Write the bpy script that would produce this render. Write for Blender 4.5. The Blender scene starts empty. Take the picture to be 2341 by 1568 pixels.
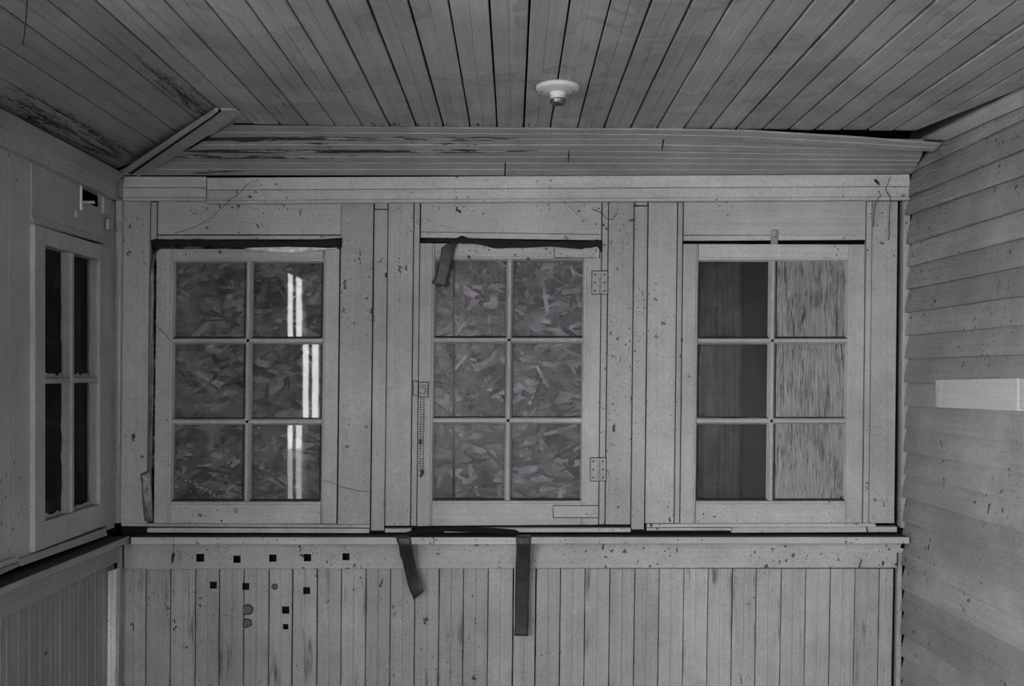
import bpy, bmesh, math, random
from mathutils import Vector
random.seed(7)
R = random.uniform

# ------------------------------------------------------------------ camera, world, light, exposure
F, CX, CY = 2276.0, 1171.0, 851.0          # focal length and level-view vanishing point, in photo pixels
S = 0.00148                                # metres per photo pixel on the back wall
D = F * S                                  # distance camera - back wall
ZC = 1.45                                  # camera height
scene = bpy.context.scene
COL = scene.collection
cd = bpy.data.cameras.new('camera')
cd.sensor_width = 36.0
cd.lens = 36.0 * F / 2341.0
cd.shift_x = (1170.5 - CX) / 2341.0
cd.shift_y = (CY - 784.0) / 2341.0
cd.clip_start = 0.02
cam = bpy.data.objects.new('camera', cd)
COL.objects.link(cam)
cam.location = (0, 0, ZC)
cam.rotation_euler = (math.pi / 2, 0, 0)
scene.camera = cam

SKY = 24.2                                  # even overcast sky
world = bpy.data.worlds.new('overcast_sky')
scene.world = world
world.use_nodes = True
bg = world.node_tree.nodes['Background']
bg.inputs[0].default_value = (1.0, 0.995, 1.003, 1)
bg.inputs[1].default_value = SKY
vs = scene.view_settings
vs.view_transform = 'Standard'
vs.look = 'None'
vs.exposure = 0.0
vs.gamma = 1.0
vs.use_curve_mapping = False
scene.cycles.use_denoising = True
scene.cycles.max_bounces = 6
scene.cycles.diffuse_bounces = 3
scene.cycles.use_adaptive_sampling = True
scene.cycles.adaptive_threshold = 0.15
scene.cycles.adaptive_min_samples = 12
scene.cycles.transparent_max_bounces = 12
scene.cycles.sample_clamp_indirect = 8.0

# unseen openings sized and placed for their daylight, and the mirrored side doorway
YF = -1.90                                 # front wall
OPEN = [((-1.30, -1.00), (0.80, 2.14)), ((1.12, 1.32), (0.80, 2.14))]
SIDE_Y = (-1.80, -0.30)                     # added wide opening in the left wall, shaped for light from the left
DOOR_Y = (0.37, 0.91)
XL = -903 * S
def portal(name, loc, rot, sx, sy):
    l = bpy.data.lights.new(name, 'AREA')
    l.shape = 'RECTANGLE'; l.size = sx; l.size_y = sy
    l.cycles.is_portal = True
    o = bpy.data.objects.new(name, l)
    o.location = loc; o.rotation_euler = rot
    COL.objects.link(o)
for (xa, xb), (za, zb) in OPEN:
    portal('daylight_portal', ((xa + xb) / 2, YF - 0.05, (za + zb) / 2), (math.pi / 2, 0, 0), xb - xa, zb - za)
for (ya, yb), (za, zb) in ((DOOR_Y, (0.62, 2.05)), (SIDE_Y, (1.0, 2.14))):
    portal('daylight_portal', (XL - 0.06, (ya + yb) / 2, (za + zb) / 2), (0, -math.pi / 2, 0), zb - za, yb - ya)

# ------------------------------------------------------------------ projection helpers
CAM = Vector((0, 0, ZC))
def ray(px, py): return Vector(((px - CX) / F, 1.0, (CY - py) / F))
def hit(px, py, co, n):
    d = ray(px, py)
    return CAM + d * ((co - CAM).dot(n) / d.dot(n))
def WB(px, py, dy=0.0): return CAM + ray(px, py) * (D - dy)          # back wall, dy towards the room
NB = Vector((0, -1, 0))
def WL(px, py, off=0.0): return hit(px, py, Vector((XL + off, 0, 0)), Vector((1, 0, 0)))
NL = Vector((1, 0, 0))
NR = Vector((-1, -0.0268, 0.0154)).normalized()
PR = Vector((906 * S, D, ZC))
def WR(px, py, off=0.0): return hit(px, py, PR + NR * off, NR)
HC = 507 * S
def CE(px, py, off=0.0): return hit(px, py, CAM + Vector((0, 0, HC - off)), Vector((0, 0, 1)))
ND = Vector((0, 0, -1))
# back slope of the ceiling
_p1 = CE(1171, 290); _p2 = WB(1171, 402, 0.02)
_v = (_p1 - _p2).normalized()
NS = Vector((1, 0, 0)).cross(_v).normalized()
if NS.z > 0: NS = -NS
def SB(px, py, off=0.0): return hit(px, py, _p2 + NS * off, NS)
# left slope of the ceiling
XFOLD = -570 * S
LTOPZ = 462 * S
_q1 = Vector((XFOLD, 0, ZC + HC)); _q2 = Vector((XL, 0, ZC + LTOPZ))
NSL = Vector((0, 1, 0)).cross(_q1 - _q2).normalized()
if NSL.z > 0: NSL = -NSL
def SLL(px, py, off=0.0): return hit(px, py, _q2 + NSL * off, NSL)
def lx(x, y, k=-0.0112): return x + k * (y - 851)

# ------------------------------------------------------------------ materials
def mat_new(name):
    m = bpy.data.materials.new(name); m.use_nodes = True
    nt = m.node_tree; nt.nodes.clear()
    return m, nt
class N:
    def __init__(s, nt): s.nt = nt
    def n(s, t, **kw):
        o = s.nt.nodes.new(t)
        for k, v in kw.items(): setattr(o, k, v)
        return o
    def l(s, a, b): s.nt.links.new(a, b)
    def inp(s, sock, v):
        if isinstance(v, (int, float, tuple, list)): sock.default_value = v
        else: s.l(v, sock)
    def m(s, op, a, b=0.0, c=None, clamp=False):
        o = s.n('ShaderNodeMath', operation=op, use_clamp=clamp)
        s.inp(o.inputs[0], a); s.inp(o.inputs[1], b)
        if c is not None: s.inp(o.inputs[2], c)
        return o.outputs[0]
    def rng(s, v, a, b, c, d):
        o = s.n('ShaderNodeMapRange')
        s.inp(o.inputs[0], v)
        for i, x in enumerate((a, b, c, d)): s.inp(o.inputs[i + 1], x)
        return o.outputs[0]
    def coords(s, scale=(1, 1, 1), rot=(0, 0, 0), loc=(0, 0, 0)):
        t = s.n('ShaderNodeTexCoord'); mp = s.n('ShaderNodeMapping')
        mp.inputs[1].default_value = loc; mp.inputs[2].default_value = rot; mp.inputs[3].default_value = scale
        s.l(t.outputs['Object'], mp.inputs[0])
        return mp.outputs[0]
    def noise(s, vec, scale, detail=3, rough=0.55, dist=0.0):
        o = s.n('ShaderNodeTexNoise')
        s.l(vec, o.inputs['Vector'])
        o.inputs['Scale'].default_value = scale; o.inputs['Detail'].default_value = detail
        o.inputs['Roughness'].default_value = rough; o.inputs['Distortion'].default_value = dist
        return o.outputs[0]
    def voro(s, vec, scale):
        o = s.n('ShaderNodeTexVoronoi'); s.l(vec, o.inputs['Vector'])
        o.inputs['Scale'].default_value = scale
        return o.outputs['Distance'], o.outputs['Color']
    def mixc(s, f, a, b):
        o = s.n('ShaderNodeMix', data_type='RGBA')
        s.inp(o.inputs[0], f); s.inp(o.inputs[6], a); s.inp(o.inputs[7], b)
        return o.outputs[2]
TINT = (1.0, 0.988, 1.006)
def g(v): return (v * TINT[0], v * TINT[1], v * TINT[2], 1)

AX = {'x': (1.2, 95, 95), 'y': (95, 1.2, 95), 'z': (95, 95, 1.2)}
AXM = {'x': (5, 60, 60), 'y': (60, 5, 60), 'z': (60, 60, 5)}
def paint(name, base=0.42, grain='z', speck=0.5, grainy=0.07, mott=0.16, objvar=0.10, peel=(), peel_scale=1.0,
          wear=0.0, rough=0.55, bump=0.25, relief=0.0, stain=0.0, peel_dist=0.6, bdist=0.0012):
    m, nt = mat_new(name); q = N(nt)
    p0 = q.coords()
    big = q.noise(p0, 2.3, 2, 0.6)
    mid = q.noise(p0, 11.0, 3, 0.65)
    fine = q.noise(p0, 140.0, 1, 0.6)
    gv = q.coords(AX[grain])
    gn = q.noise(gv, 1.0, 2, 0.6)
    oi = q.n('ShaderNodeObjectInfo')
    val = q.rng(big, 0.3, 0.7, 1 - mott, 1 + mott * 0.6)
    val = q.m('MULTIPLY', val, q.rng(mid, 0.3, 0.7, 1 - mott * 0.55, 1 + mott * 0.45))
    val = q.m('MULTIPLY', val, q.rng(gn, 0.3, 0.7, 1 - grainy, 1 + grainy))
    val = q.m('MULTIPLY', val, q.rng(fine, 0.3, 0.7, 0.90, 1.10))
    val = q.m('MULTIPLY', val, q.rng(oi.outputs['Random'], 0, 1, 1 - objvar, 1 + objvar * 0.6))
    if stain:
        st = q.noise(p0, 3.2, 2, 0.5, 1.6)
        ring = q.m('ABSOLUTE', q.m('SUBTRACT', st, 0.56))
        val = q.m('MULTIPLY', val, q.rng(ring, 0.0, 0.02, 1 - stain, 1.0))
        val = q.m('MULTIPLY', val, q.rng(st, 0.55, 0.58, 1.0, 1 - stain * 0.5))
    col = q.n('ShaderNodeCombineColor')
    for i in range(3): q.l(q.m('MULTIPLY', val, base * TINT[i]), col.inputs[i])
    c = col.outputs[0]
    # rubbed grey smudges along the grain
    if wear:
        wn = q.noise(q.coords(AXM[grain]), 0.55, 3, 0.7)
        wm = q.noise(p0, 5.0, 1)
        f = q.m('MULTIPLY', q.rng(wn, 0.56, 0.70, 0, 1), q.rng(wm, 0.48, 0.62, 0, wear))
        c = q.mixc(q.m('MINIMUM', f, 1.0), c, g(base * 0.33))
    # fly specks and splashes of dirt
    if speck:
        nz = q.n('ShaderNodeTexNoise'); nz.inputs['Scale'].default_value = 55.0; nz.inputs['Detail'].default_value = 1.0
        q.l(p0, nz.inputs['Vector'])
        def warped(scale, rot, amt):
            c0 = q.coords(scale, rot)
            sc = q.n('ShaderNodeVectorMath', operation='SCALE'); q.l(nz.outputs['Color'], sc.inputs[0]); sc.inputs['Scale'].default_value = amt
            ad = q.n('ShaderNodeVectorMath', operation='ADD'); q.l(c0, ad.inputs[0]); q.l(sc.outputs[0], ad.inputs[1])
            return ad.outputs[0]
        clus = q.rng(q.noise(p0, 3.4, 1), 0.40, 0.66, 0.10, 1.0)
        fs = None
        for (scv, rot, sc_, frac, size) in (((1, 1, 1), (0, 0, 0), 46.0, 0.26, 1.7), ((0.9, 1, 0.36), (0, 0.5, 0), 52.0, 0.16, 2.6), ((1, 1, 1), (0.3, 0.3, 0), 110.0, 0.26, 2.2)):
            d, rc = q.voro(warped(scv, rot, 0.022), sc_)
            sp = q.n('ShaderNodeSeparateColor'); q.l(rc, sp.inputs[0])
            thr = q.m('MULTIPLY', q.m('SUBTRACT', sp.outputs[0], 1 - frac * speck), size)
            f1 = q.m('LESS_THAN', d, q.m('MINIMUM', q.m('MULTIPLY', thr, q.m('MULTIPLY', clus, 1.6)), 0.29))
            f1 = q.m('MULTIPLY', f1, q.rng(sp.outputs[1], 0.0, 1.0, 0.45, 1.0))
            fs = f1 if fs is None else q.m('MAXIMUM', fs, f1)
        c = q.mixc(q.m('MULTIPLY', fs, 0.95), c, g(0.018))
    hgt = q.m('MULTIPLY', gn, 0.8)
    if relief:
        wv = q.n('ShaderNodeTexWave', wave_type='BANDS', bands_direction='Z')
        q.l(q.coords((0.55, 0.55, 4.2)), wv.inputs['Vector'])
        wv.inputs['Scale'].default_value = 9.0; wv.inputs['Distortion'].default_value = 22.0
        wv.inputs['Detail'].default_value = 2.0; wv.inputs['Detail Scale'].default_value = 0.55
        ms = q.rng(q.noise(p0, 2.0, 2), 0.42, 0.62, 0.0, 1.0)
        gr = q.m('MULTIPLY', wv.outputs['Fac'], ms)
        hgt = q.m('ADD', hgt, q.m('MULTIPLY', gr, relief))
        c = q.mixc(q.m('MULTIPLY', gr, 0.22), c, g(base * 0.45))
    if peel:
        mask = None
        tc = q.n('ShaderNodeTexCoord')
        for (cx, cy, cz, rx, ry, rz, k) in peel:
            mp = q.n('ShaderNodeVectorMath', operation='SUBTRACT'); q.l(tc.outputs['Object'], mp.inputs[0]); mp.inputs[1].default_value = (cx, cy, cz)
            mq = q.n('ShaderNodeVectorMath', operation='DIVIDE'); q.l(mp.outputs[0], mq.inputs[0]); mq.inputs[1].default_value = (rx, ry, rz)
            ml = q.n('ShaderNodeVectorMath', operation='LENGTH'); q.l(mq.outputs[0], ml.inputs[0])
            v = q.rng(ml.outputs['Value'], 0.45, 1.0, k, 0.0)
            mask = v if mask is None else q.m('MAXIMUM', mask, v)
        pn = q.noise(q.coords(AXM[grain]), 0.85 * peel_scale, 4, 0.62, 0.9)
        pn = q.m('ADD', q.m('MULTIPLY', pn, 0.45), q.m('MULTIPLY', q.noise(q.coords(AXM[grain]), 3.2 * peel_scale, 3, 0.6, peel_dist), 0.55))
        pn = q.m('ADD', q.m('MULTIPLY', pn, 1.7), -0.35)
        pf = q.m('GREATER_THAN', q.m('ADD', pn, mask), 0.83)
        c = q.mixc(q.m('MULTIPLY', pf, 0.95), c, g(0.022))
    bs = q.n('ShaderNodeBsdfPrincipled'); out = q.n('ShaderNodeOutputMaterial')
    q.l(c, bs.inputs['Base Color'])
    bs.inputs['Roughness'].default_value = rough
    bs.inputs['Specular IOR Level'].default_value = 0.3
    bp = q.n('ShaderNodeBump'); bp.inputs['Strength'].default_value = bump; bp.inputs['Distance'].default_value = bdist
    q.l(hgt, bp.inputs['Height']); q.l(bp.outputs[0], bs.inputs['Normal'])
    q.l(bs.outputs[0], out.inputs[0])
    return m

def plain(name, v, rough=0.6, noise=0.25, scale=30, spec=0.3, metal=0.0, bump=0.2):
    m, nt = mat_new(name); q = N(nt)
    nn = q.noise(q.coords(), scale, 4, 0.6)
    val = q.rng(nn, 0.3, 0.7, 1 - noise, 1 + noise)
    col = q.n('ShaderNodeCombineColor')
    for i in range(3): q.l(q.m('MULTIPLY', val, v * TINT[i]), col.inputs[i])
    bs = q.n('ShaderNodeBsdfPrincipled'); out = q.n('ShaderNodeOutputMaterial')
    q.l(col.outputs[0], bs.inputs['Base Color'])
    bs.inputs['Roughness'].default_value = rough; bs.inputs['Metallic'].default_value = metal
    bs.inputs['Specular IOR Level'].default_value = spec
    if bump > 0.3:
        bp = q.n('ShaderNodeBump'); bp.inputs['Strength'].default_value = bump; bp.inputs['Distance'].default_value = 0.002
        q.l(nn, bp.inputs['Height']); q.l(bp.outputs[0], bs.inputs['Normal'])
    q.l(bs.outputs[0], out.inputs[0])
    return m

def glass(name, dust=0.14, refl=0.06, blot=0.2, tcol=0.92):
    m, nt = mat_new(name); q = N(nt)
    tr = q.n('ShaderNodeBsdfTransparent'); tr.inputs[0].default_value = g(tcol)
    gl = q.n('ShaderNodeBsdfGlossy'); gl.inputs['Roughness'].default_value = 0.022
    gl.inputs[0].default_value = (1, 1, 1, 1)
    df = q.n('ShaderNodeBsdfDiffuse'); df.inputs[0].default_value = g(0.42)
    p = q.coords()
    n1 = q.noise(p, 9.0, 5, 0.65, 1.2)
    n2 = q.noise(q.coords((1, 1, 0.25)), 30.0, 4, 0.7)
    d = q.m('ADD', q.rng(n1, 0.35, 0.72, dust * 0.35, dust + blot), q.rng(n2, 0.45, 0.75, 0.0, blot * 0.5))
    vd, vc = q.voro(q.coords(), 70.0)
    sp = q.n('ShaderNodeSeparateColor'); q.l(vc, sp.inputs[0])
    spk = q.m('LESS_THAN', vd, q.m('MULTIPLY', q.m('SUBTRACT', sp.outputs[0], 0.86), 1.6))
    m1 = q.n('ShaderNodeMixShader'); q.inp(m1.inputs[0], q.m('MINIMUM', d, 0.8)); q.l(tr.outputs[0], m1.inputs[1]); q.l(df.outputs[0], m1.inputs[2])
    dk = q.n('ShaderNodeBsdfDiffuse'); dk.inputs[0].default_value = g(0.03)
    m3 = q.n('ShaderNodeMixShader'); q.inp(m3.inputs[0], q.m('MULTIPLY', spk, 0.7)); q.l(m1.outputs[0], m3.inputs[1]); q.l(dk.outputs[0], m3.inputs[2])
    bp = q.n('ShaderNodeBump'); bp.inputs['Strength'].default_value = 0.02; bp.inputs['Distance'].default_value = 0.004
    q.l(q.noise(p, 6.0, 2), bp.inputs['Height']); q.l(bp.outputs[0], gl.inputs['Normal'])
    m2 = q.n('ShaderNodeMixShader'); m2.inputs[0].default_value = refl
    q.l(m3.outputs[0], m2.inputs[1]); q.l(gl.outputs[0], m2.inputs[2])
    out = q.n('ShaderNodeOutputMaterial'); q.l(m2.outputs[0], out.inputs[0])
    return m

def whitewash(name, level=0.5):
    """glass brushed over with thin white paint"""
    m, nt = mat_new(name); q = N(nt)
    tr = q.n('ShaderNodeBsdfTransparent'); tr.inputs[0].default_value = g(0.85)
    df = q.n('ShaderNodeBsdfPrincipled'); df.inputs['Roughness'].default_value = 0.4
    st = q.noise(q.coords((150, 1, 8), (0, 0.05, 0)), 1.0, 4, 0.72, 1.6)
    bl = q.noise(q.coords((9, 1, 5)), 1.0, 3, 0.6, 0.8)
    v = q.rng(st, 0.32, 0.72, 0.20, 0.42)
    col = q.n('ShaderNodeCombineColor')
    for i in range(3): q.l(q.m('MULTIPLY', v, TINT[i]), col.inputs[i])
    q.l(col.outputs[0], df.inputs['Base Color'])
    cov = q.rng(q.m('ADD', q.m('MULTIPLY', st, 0.75), q.m('MULTIPLY', bl, 0.5)), level - 0.10, level + 0.12, 0.12, 0.97)
    mx = q.n('ShaderNodeMixShader'); q.l(cov, mx.inputs[0]); q.l(tr.outputs[0], mx.inputs[1]); q.l(df.outputs[0], mx.inputs[2])
    out = q.n('ShaderNodeOutputMaterial'); q.l(mx.outputs[0], out.inputs[0])
    return m

def vcol(name, rough=0.7, blur=0.0):
    m, nt = mat_new(name); q = N(nt)
    a = q.n('ShaderNodeVertexColor'); a.layer_name = 'tone'
    nn = q.noise(q.coords(), 60.0, 4, 0.6)
    mx = q.n('ShaderNodeMix', data_type='RGBA', blend_type='MULTIPLY'); mx.inputs[0].default_value = 1.0
    q.l(a.outputs[0], mx.inputs[6])
    cc = q.n('ShaderNodeCombineColor'); v = q.m('MULTIPLY', q.rng(nn, 0.3, 0.7, 0.7, 1.2), q.rng(q.noise(q.coords((1, 1, 1.6)), 9.0, 3, 0.6), 0.35, 0.65, 0.45, 1.45))
    for i in range(3): q.l(v, cc.inputs[i])
    q.l(cc.outputs[0], mx.inputs[7])
    bs = q.n('ShaderNodeBsdfPrincipled'); bs.inputs['Roughness'].default_value = rough
    q.l(mx.outputs[2], bs.inputs['Base Color'])
    out = q.n('ShaderNodeOutputMaterial'); q.l(bs.outputs[0], out.inputs[0])
    return m

M = {}
M['wallz'] = paint('painted_boards_upright', 0.46, 'z', 0.8, wear=0.0)
M['wallx'] = paint('painted_boards_level', 0.53, 'x', 0.85)
M['sash'] = paint('painted_sash', 0.47, 'z', 0.4, objvar=0.05)
M['wains'] = paint('painted_wainscot', 0.45, 'z', 0.5, grainy=0.09, wear=1.2, objvar=0.13)
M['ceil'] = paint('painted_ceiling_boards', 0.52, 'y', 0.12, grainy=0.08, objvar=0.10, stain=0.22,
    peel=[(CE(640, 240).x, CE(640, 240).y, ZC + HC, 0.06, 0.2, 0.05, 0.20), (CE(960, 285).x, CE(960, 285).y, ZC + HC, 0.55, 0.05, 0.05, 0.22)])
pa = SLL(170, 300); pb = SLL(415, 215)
M['ceill'] = paint('painted_ceiling_boards_peeling', 0.37, 'y', 0.14, objvar=0.08, peel_scale=1.0,  # same paint as the flat ceiling; corner falloff put into a darker base
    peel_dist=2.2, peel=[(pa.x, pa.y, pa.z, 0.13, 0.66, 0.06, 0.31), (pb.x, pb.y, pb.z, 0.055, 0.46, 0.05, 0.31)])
pc = SB(640, 350); pd_ = SB(1020, 325); pe = SB(600, 322)
M['slope'] = paint('painted_slope_boards_peeling', 0.44, 'x', 0.25, peel_scale=0.8,
    peel=[(pc.x, pc.y, pc.z, 0.55, 0.10, 0.06, 0.20), (pd_.x, pd_.y, pd_.z, 0.35, 0.05, 0.05, 0.20)] +
         [(SB(x, y).x, SB(x, y).y, SB(x, y).z, r, 0.022, 0.016, k - 0.04) for x, y, r, k in ((600, 317.5, 0.42, 0.46), (860, 318, 0.40, 0.40), (1090, 318, 0.26, 0.34), (560, 345.5, 0.34, 0.46), (800, 346, 0.40, 0.44), (1080, 345.5, 0.28, 0.34), (520, 359, 0.28, 0.34), (690, 360, 0.22, 0.34), (1050, 330, 0.12, 0.36), (700, 328, 0.14, 0.34), (480, 392, 0.16, 0.32))])
M['frieze'] = paint('painted_frieze_boards', 0.64, 'x', 0.6)
M['left'] = paint('painted_left_boards', 0.47, 'z', 0.45)
M['leftw'] = paint('painted_left_wainscot', 0.37, 'z', 0.45)
M['lefty'] = paint('painted_left_trim', 0.43, 'y', 0.3)
M['clap'] = paint('painted_clapboards', 0.34, 'y', 0.7, objvar=0.2, relief=1.6, bump=0.55, mott=0.24, bdist=0.002)
M['rail'] = paint('fresh_white_paint', 0.56, 'y', 0.05, mott=0.05, objvar=0.0)
M['chip'] = paint('chipped_white_wood', 0.9, 'z', 0.5, mott=0.25, grainy=0.3, bump=0.9, wear=0.5)
M['grime_and_rim'] = plain('grimy_wood_and_dark_rims', 0.045, 0.8, 0.4, 40)
M['dark'] = plain('dark_old_sheathing', 0.014, 0.9, 0.3, 20)
M['shell'] = plain('dark_void_boards', 0.02, 0.95, 0.2, 10)
M['room'] = plain('plain_painted_panel', 0.40, 0.7, 0.1, 5)
M['floor'] = plain('worn_porch_floor', 0.18, 0.7, 0.25, 8)
M['earth'] = plain('bare_yard_earth', 0.42, 0.95, 0.3, 2.0)
M['porc'] = plain('glazed_porcelain', 0.78, 0.22, 0.04, 20, 0.5, bump=0.02)
M['brass'] = plain('dull_brass_shell', 0.30, 0.35, 0.2, 60, 0.5, 0.9)
M['metalp'] = paint('painted_hardware', 0.43, 'z', 0.2, objvar=0.03)
M['chain'] = plain('tarnished_chain', 0.07, 0.5, 0.3, 200, 0.4, 0.2)
M['tape'] = plain('black_tape', 0.035, 0.42, 0.45, 45, 0.5, bump=0.7)
M['tapeg'] = plain('faded_grey_tape', 0.055, 0.4, 0.4, 35, 0.5, bump=0.7)
M['tapel'] = plain('dusty_pale_tape', 0.12, 0.3, 0.45, 30, 0.5, bump=0.8)
M['black'] = plain('black_cloth_strip', 0.010, 0.7, 0.4, 60)
M['film'] = plain('crinkled_plastic_film', 0.70, 0.15, 0.3, 50, 0.6, bump=1.0)
M['web'] = plain('dusty_cobweb', 0.05, 0.9, 0.3, 80)
M['leaf'] = plain('dead_leaf', 0.02, 0.7, 0.4, 80)
M['curtain'] = plain('old_curtain_cloth', 0.07, 0.9, 0.35, 9, 0.1)
M['glass'] = glass('dusty_window_glass', 0.07, 0.015, 0.18)
M['glassr'] = glass('cloudy_window_glass', 0.05, 0.03, 0.16)
M['glassl'] = glass('dark_window_glass', 0.01, 0.025, 0.025)
M['wash'] = whitewash('whitewashed_glass', 0.535)
M['osb'] = vcol('pressed_wood_strands')
M['wood'] = plain('bare_wood_peg', 0.36, 0.6, 0.2, 60)

# ------------------------------------------------------------------ mesh helpers
def obj(name, bm, mat, parent=None, label=None, cat=None, group=None, kind=None):
    me = bpy.data.meshes.new(name)
    bmesh.ops.recalc_face_normals(bm, faces=bm.faces)
    bm.to_mesh(me); bm.free()
    me.materials.append(mat)
    o = bpy.data.objects.new(name, me)
    COL.objects.link(o)
    if parent: o.parent = parent
    if label: o['label'] = label
    if cat: o['category'] = cat
    if group: o['group'] = group
    if kind: o['kind'] = kind
    return o
def thing(name, label, cat, group=None, kind=None):
    o = bpy.data.objects.new(name, None); COL.objects.link(o)
    o['label'] = label
    if cat: o['category'] = cat
    if group: o['group'] = group
    if kind: o['kind'] = kind
    return o
def prism(name, pts, nrm, thick, mat, parent=None, cham=0.0012, **kw):
    """a board: front outline pts, thickness behind it, eased front edges"""
    bm = bmesh.new()
    fv = [bm.verts.new(p) for p in pts]
    bv = [bm.verts.new(Vector(p) - nrm * thick) for p in pts]
    n = len(pts)
    ff = bm.faces.new(fv); bm.faces.new(bv[::-1])
    for i in range(n): bm.faces.new((fv[i], bv[i], bv[(i + 1) % n], fv[(i + 1) % n]))
    if cham:
        bmesh.ops.bevel(bm, geom=list(ff.edges), offset=cham, segments=1, affect='EDGES', clamp_overlap=True)
    return obj(name, bm, mat, parent, **kw)
def box(name, a, b, mat, parent=None, **kw):
    a, b = Vector(a), Vector(b)
    pts = [(a.x, a.y, a.z), (b.x, a.y, a.z), (b.x, a.y, b.z), (a.x, a.y, b.z)]
    return prism(name, [Vector(p) for p in pts], Vector((0, -1, 0)), b.y - a.y, mat, parent, 0, **kw)
def lerp_poly(pl, s):
    n = len(pl) - 1
    f = min(max(s * n, 0), n - 1e-9); i = int(f)
    return pl[i].lerp(pl[i + 1], f - i)
def profile(name, a, b, nrm, prof, mat, parent=None, nseg=8, jit=0.0, holes=(), solid=0.0, caps=True, **kw):
    """moulded board between edge lines a and b; prof = [(t across, height)]; holes = (t0,t1,s0,s1)"""
    prof = list(prof)
    if holes:
        ts = set(t for h in holes for t in h[:2])
        for t in ts:
            for i in range(len(prof) - 1):
                if prof[i][0] < t < prof[i + 1][0]:
                    u = (t - prof[i][0]) / (prof[i + 1][0] - prof[i][0])
                    prof.insert(i + 1, (t, prof[i][1] * (1 - u) + prof[i + 1][1] * u)); break
    ss = sorted(set([i / nseg for i in range(nseg + 1)] + [s for h in holes for s in h[2:]]))
    bm = bmesh.new(); rows = []
    for s in ss:
        pa_, pb_ = lerp_poly(a, s), lerp_poly(b, s)
        ax = (pb_ - pa_).normalized()
        j0 = ax * R(-jit, jit); j1 = ax * R(-jit, jit)
        pa_ = pa_ + j0; pb_ = pb_ + j1
        rows.append([bm.verts.new(pa_.lerp(pb_, t) + nrm * h) for t, h in prof])
    for i in range(len(ss) - 1):
        for j in range(len(prof) - 1):
            tm = (prof[j][0] + prof[j + 1][0]) / 2; sm = (ss[i] + ss[i + 1]) / 2
            if any(h[0] < tm < h[1] and h[2] < sm < h[3] for h in holes): continue
            bm.faces.new((rows[i][j], rows[i][j + 1], rows[i + 1][j + 1], rows[i + 1][j]))
    if caps and not holes:
        for r in (rows[0], rows[-1]):
            try: bm.faces.new(r)
            except ValueError: pass
    o = obj(name, bm, mat, parent, **kw)
    if solid:
        md = o.modifiers.new('thickness', 'SOLIDIFY'); md.thickness = solid; md.offset = 0
    return o
def bead(w, gap=0.0012, deep=0.022, c=0.0016, groove=0.0022, gd=0.0022, lift=0.0):
    """tongue-and-groove bead board of width w with a groove (or a raised bead) along the middle"""
    e, k, h = gap / w, c / w, groove / w
    mid = [(0.5 - h, 0), (0.5, -gd), (0.5 + h, 0)]
    if lift: mid = [(0.5 - 1.5 * h, 0), (0.5 - h, -gd), (0.5 - 0.5 * h, lift * 0.7), (0.5, lift), (0.5 + 0.5 * h, lift * 0.7), (0.5 + h, -gd), (0.5 + 1.5 * h, 0)]
    return [(e, -deep), (e, -c), (e + k, 0)] + mid + [(1 - e - k, 0), (1 - e, -c), (1 - e, -deep)]
def tube(name, pts, r, mat, parent=None, seg=5, **kw):
    bm = bmesh.new(); rings = []
    for i, p in enumerate(pts):
        t = (pts[min(i + 1, len(pts) - 1)] - pts[max(i - 1, 0)]).normalized()
        u = t.orthogonal().normalized(); v = t.cross(u)
        rr = r[i] if isinstance(r, (list, tuple)) else r
        rings.append([bm.verts.new(p + (u * math.cos(x) + v * math.sin(x)) * rr) for x in [2 * math.pi * k / seg for k in range(seg)]])
    for i in range(len(rings) - 1):
        for k in range(seg): bm.faces.new((rings[i][k], rings[i][(k + 1) % seg], rings[i + 1][(k + 1) % seg], rings[i + 1][k]))
    bm.faces.new(rings[0]); bm.faces.new(rings[-1][::-1])
    return obj(name, bm, mat, parent, **kw)
def lathe(name, prof, c, mat, parent=None, n=40, axis='z', **kw):
    bm = bmesh.new(); rings = []
    for r, h in prof:
        ring = []
        for k in range(n):
            a = 2 * math.pi * k / n
            if axis == 'z': p = Vector((r * math.cos(a), r * math.sin(a), h))
            else: p = Vector((r * math.cos(a), h, r * math.sin(a)))
            ring.append(bm.verts.new(Vector(c) + p))
        rings.append(ring)
    for i in range(len(rings) - 1):
        for k in range(n): bm.faces.new((rings[i][k], rings[i][(k + 1) % n], rings[i + 1][(k + 1) % n], rings[i + 1][k]))
    bm.faces.new(rings[0][::-1]); bm.faces.new(rings[-1])
    o = obj(name, bm, mat, parent, **kw)
    for p in o.data.polygons: p.use_smooth = True
    return o
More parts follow.
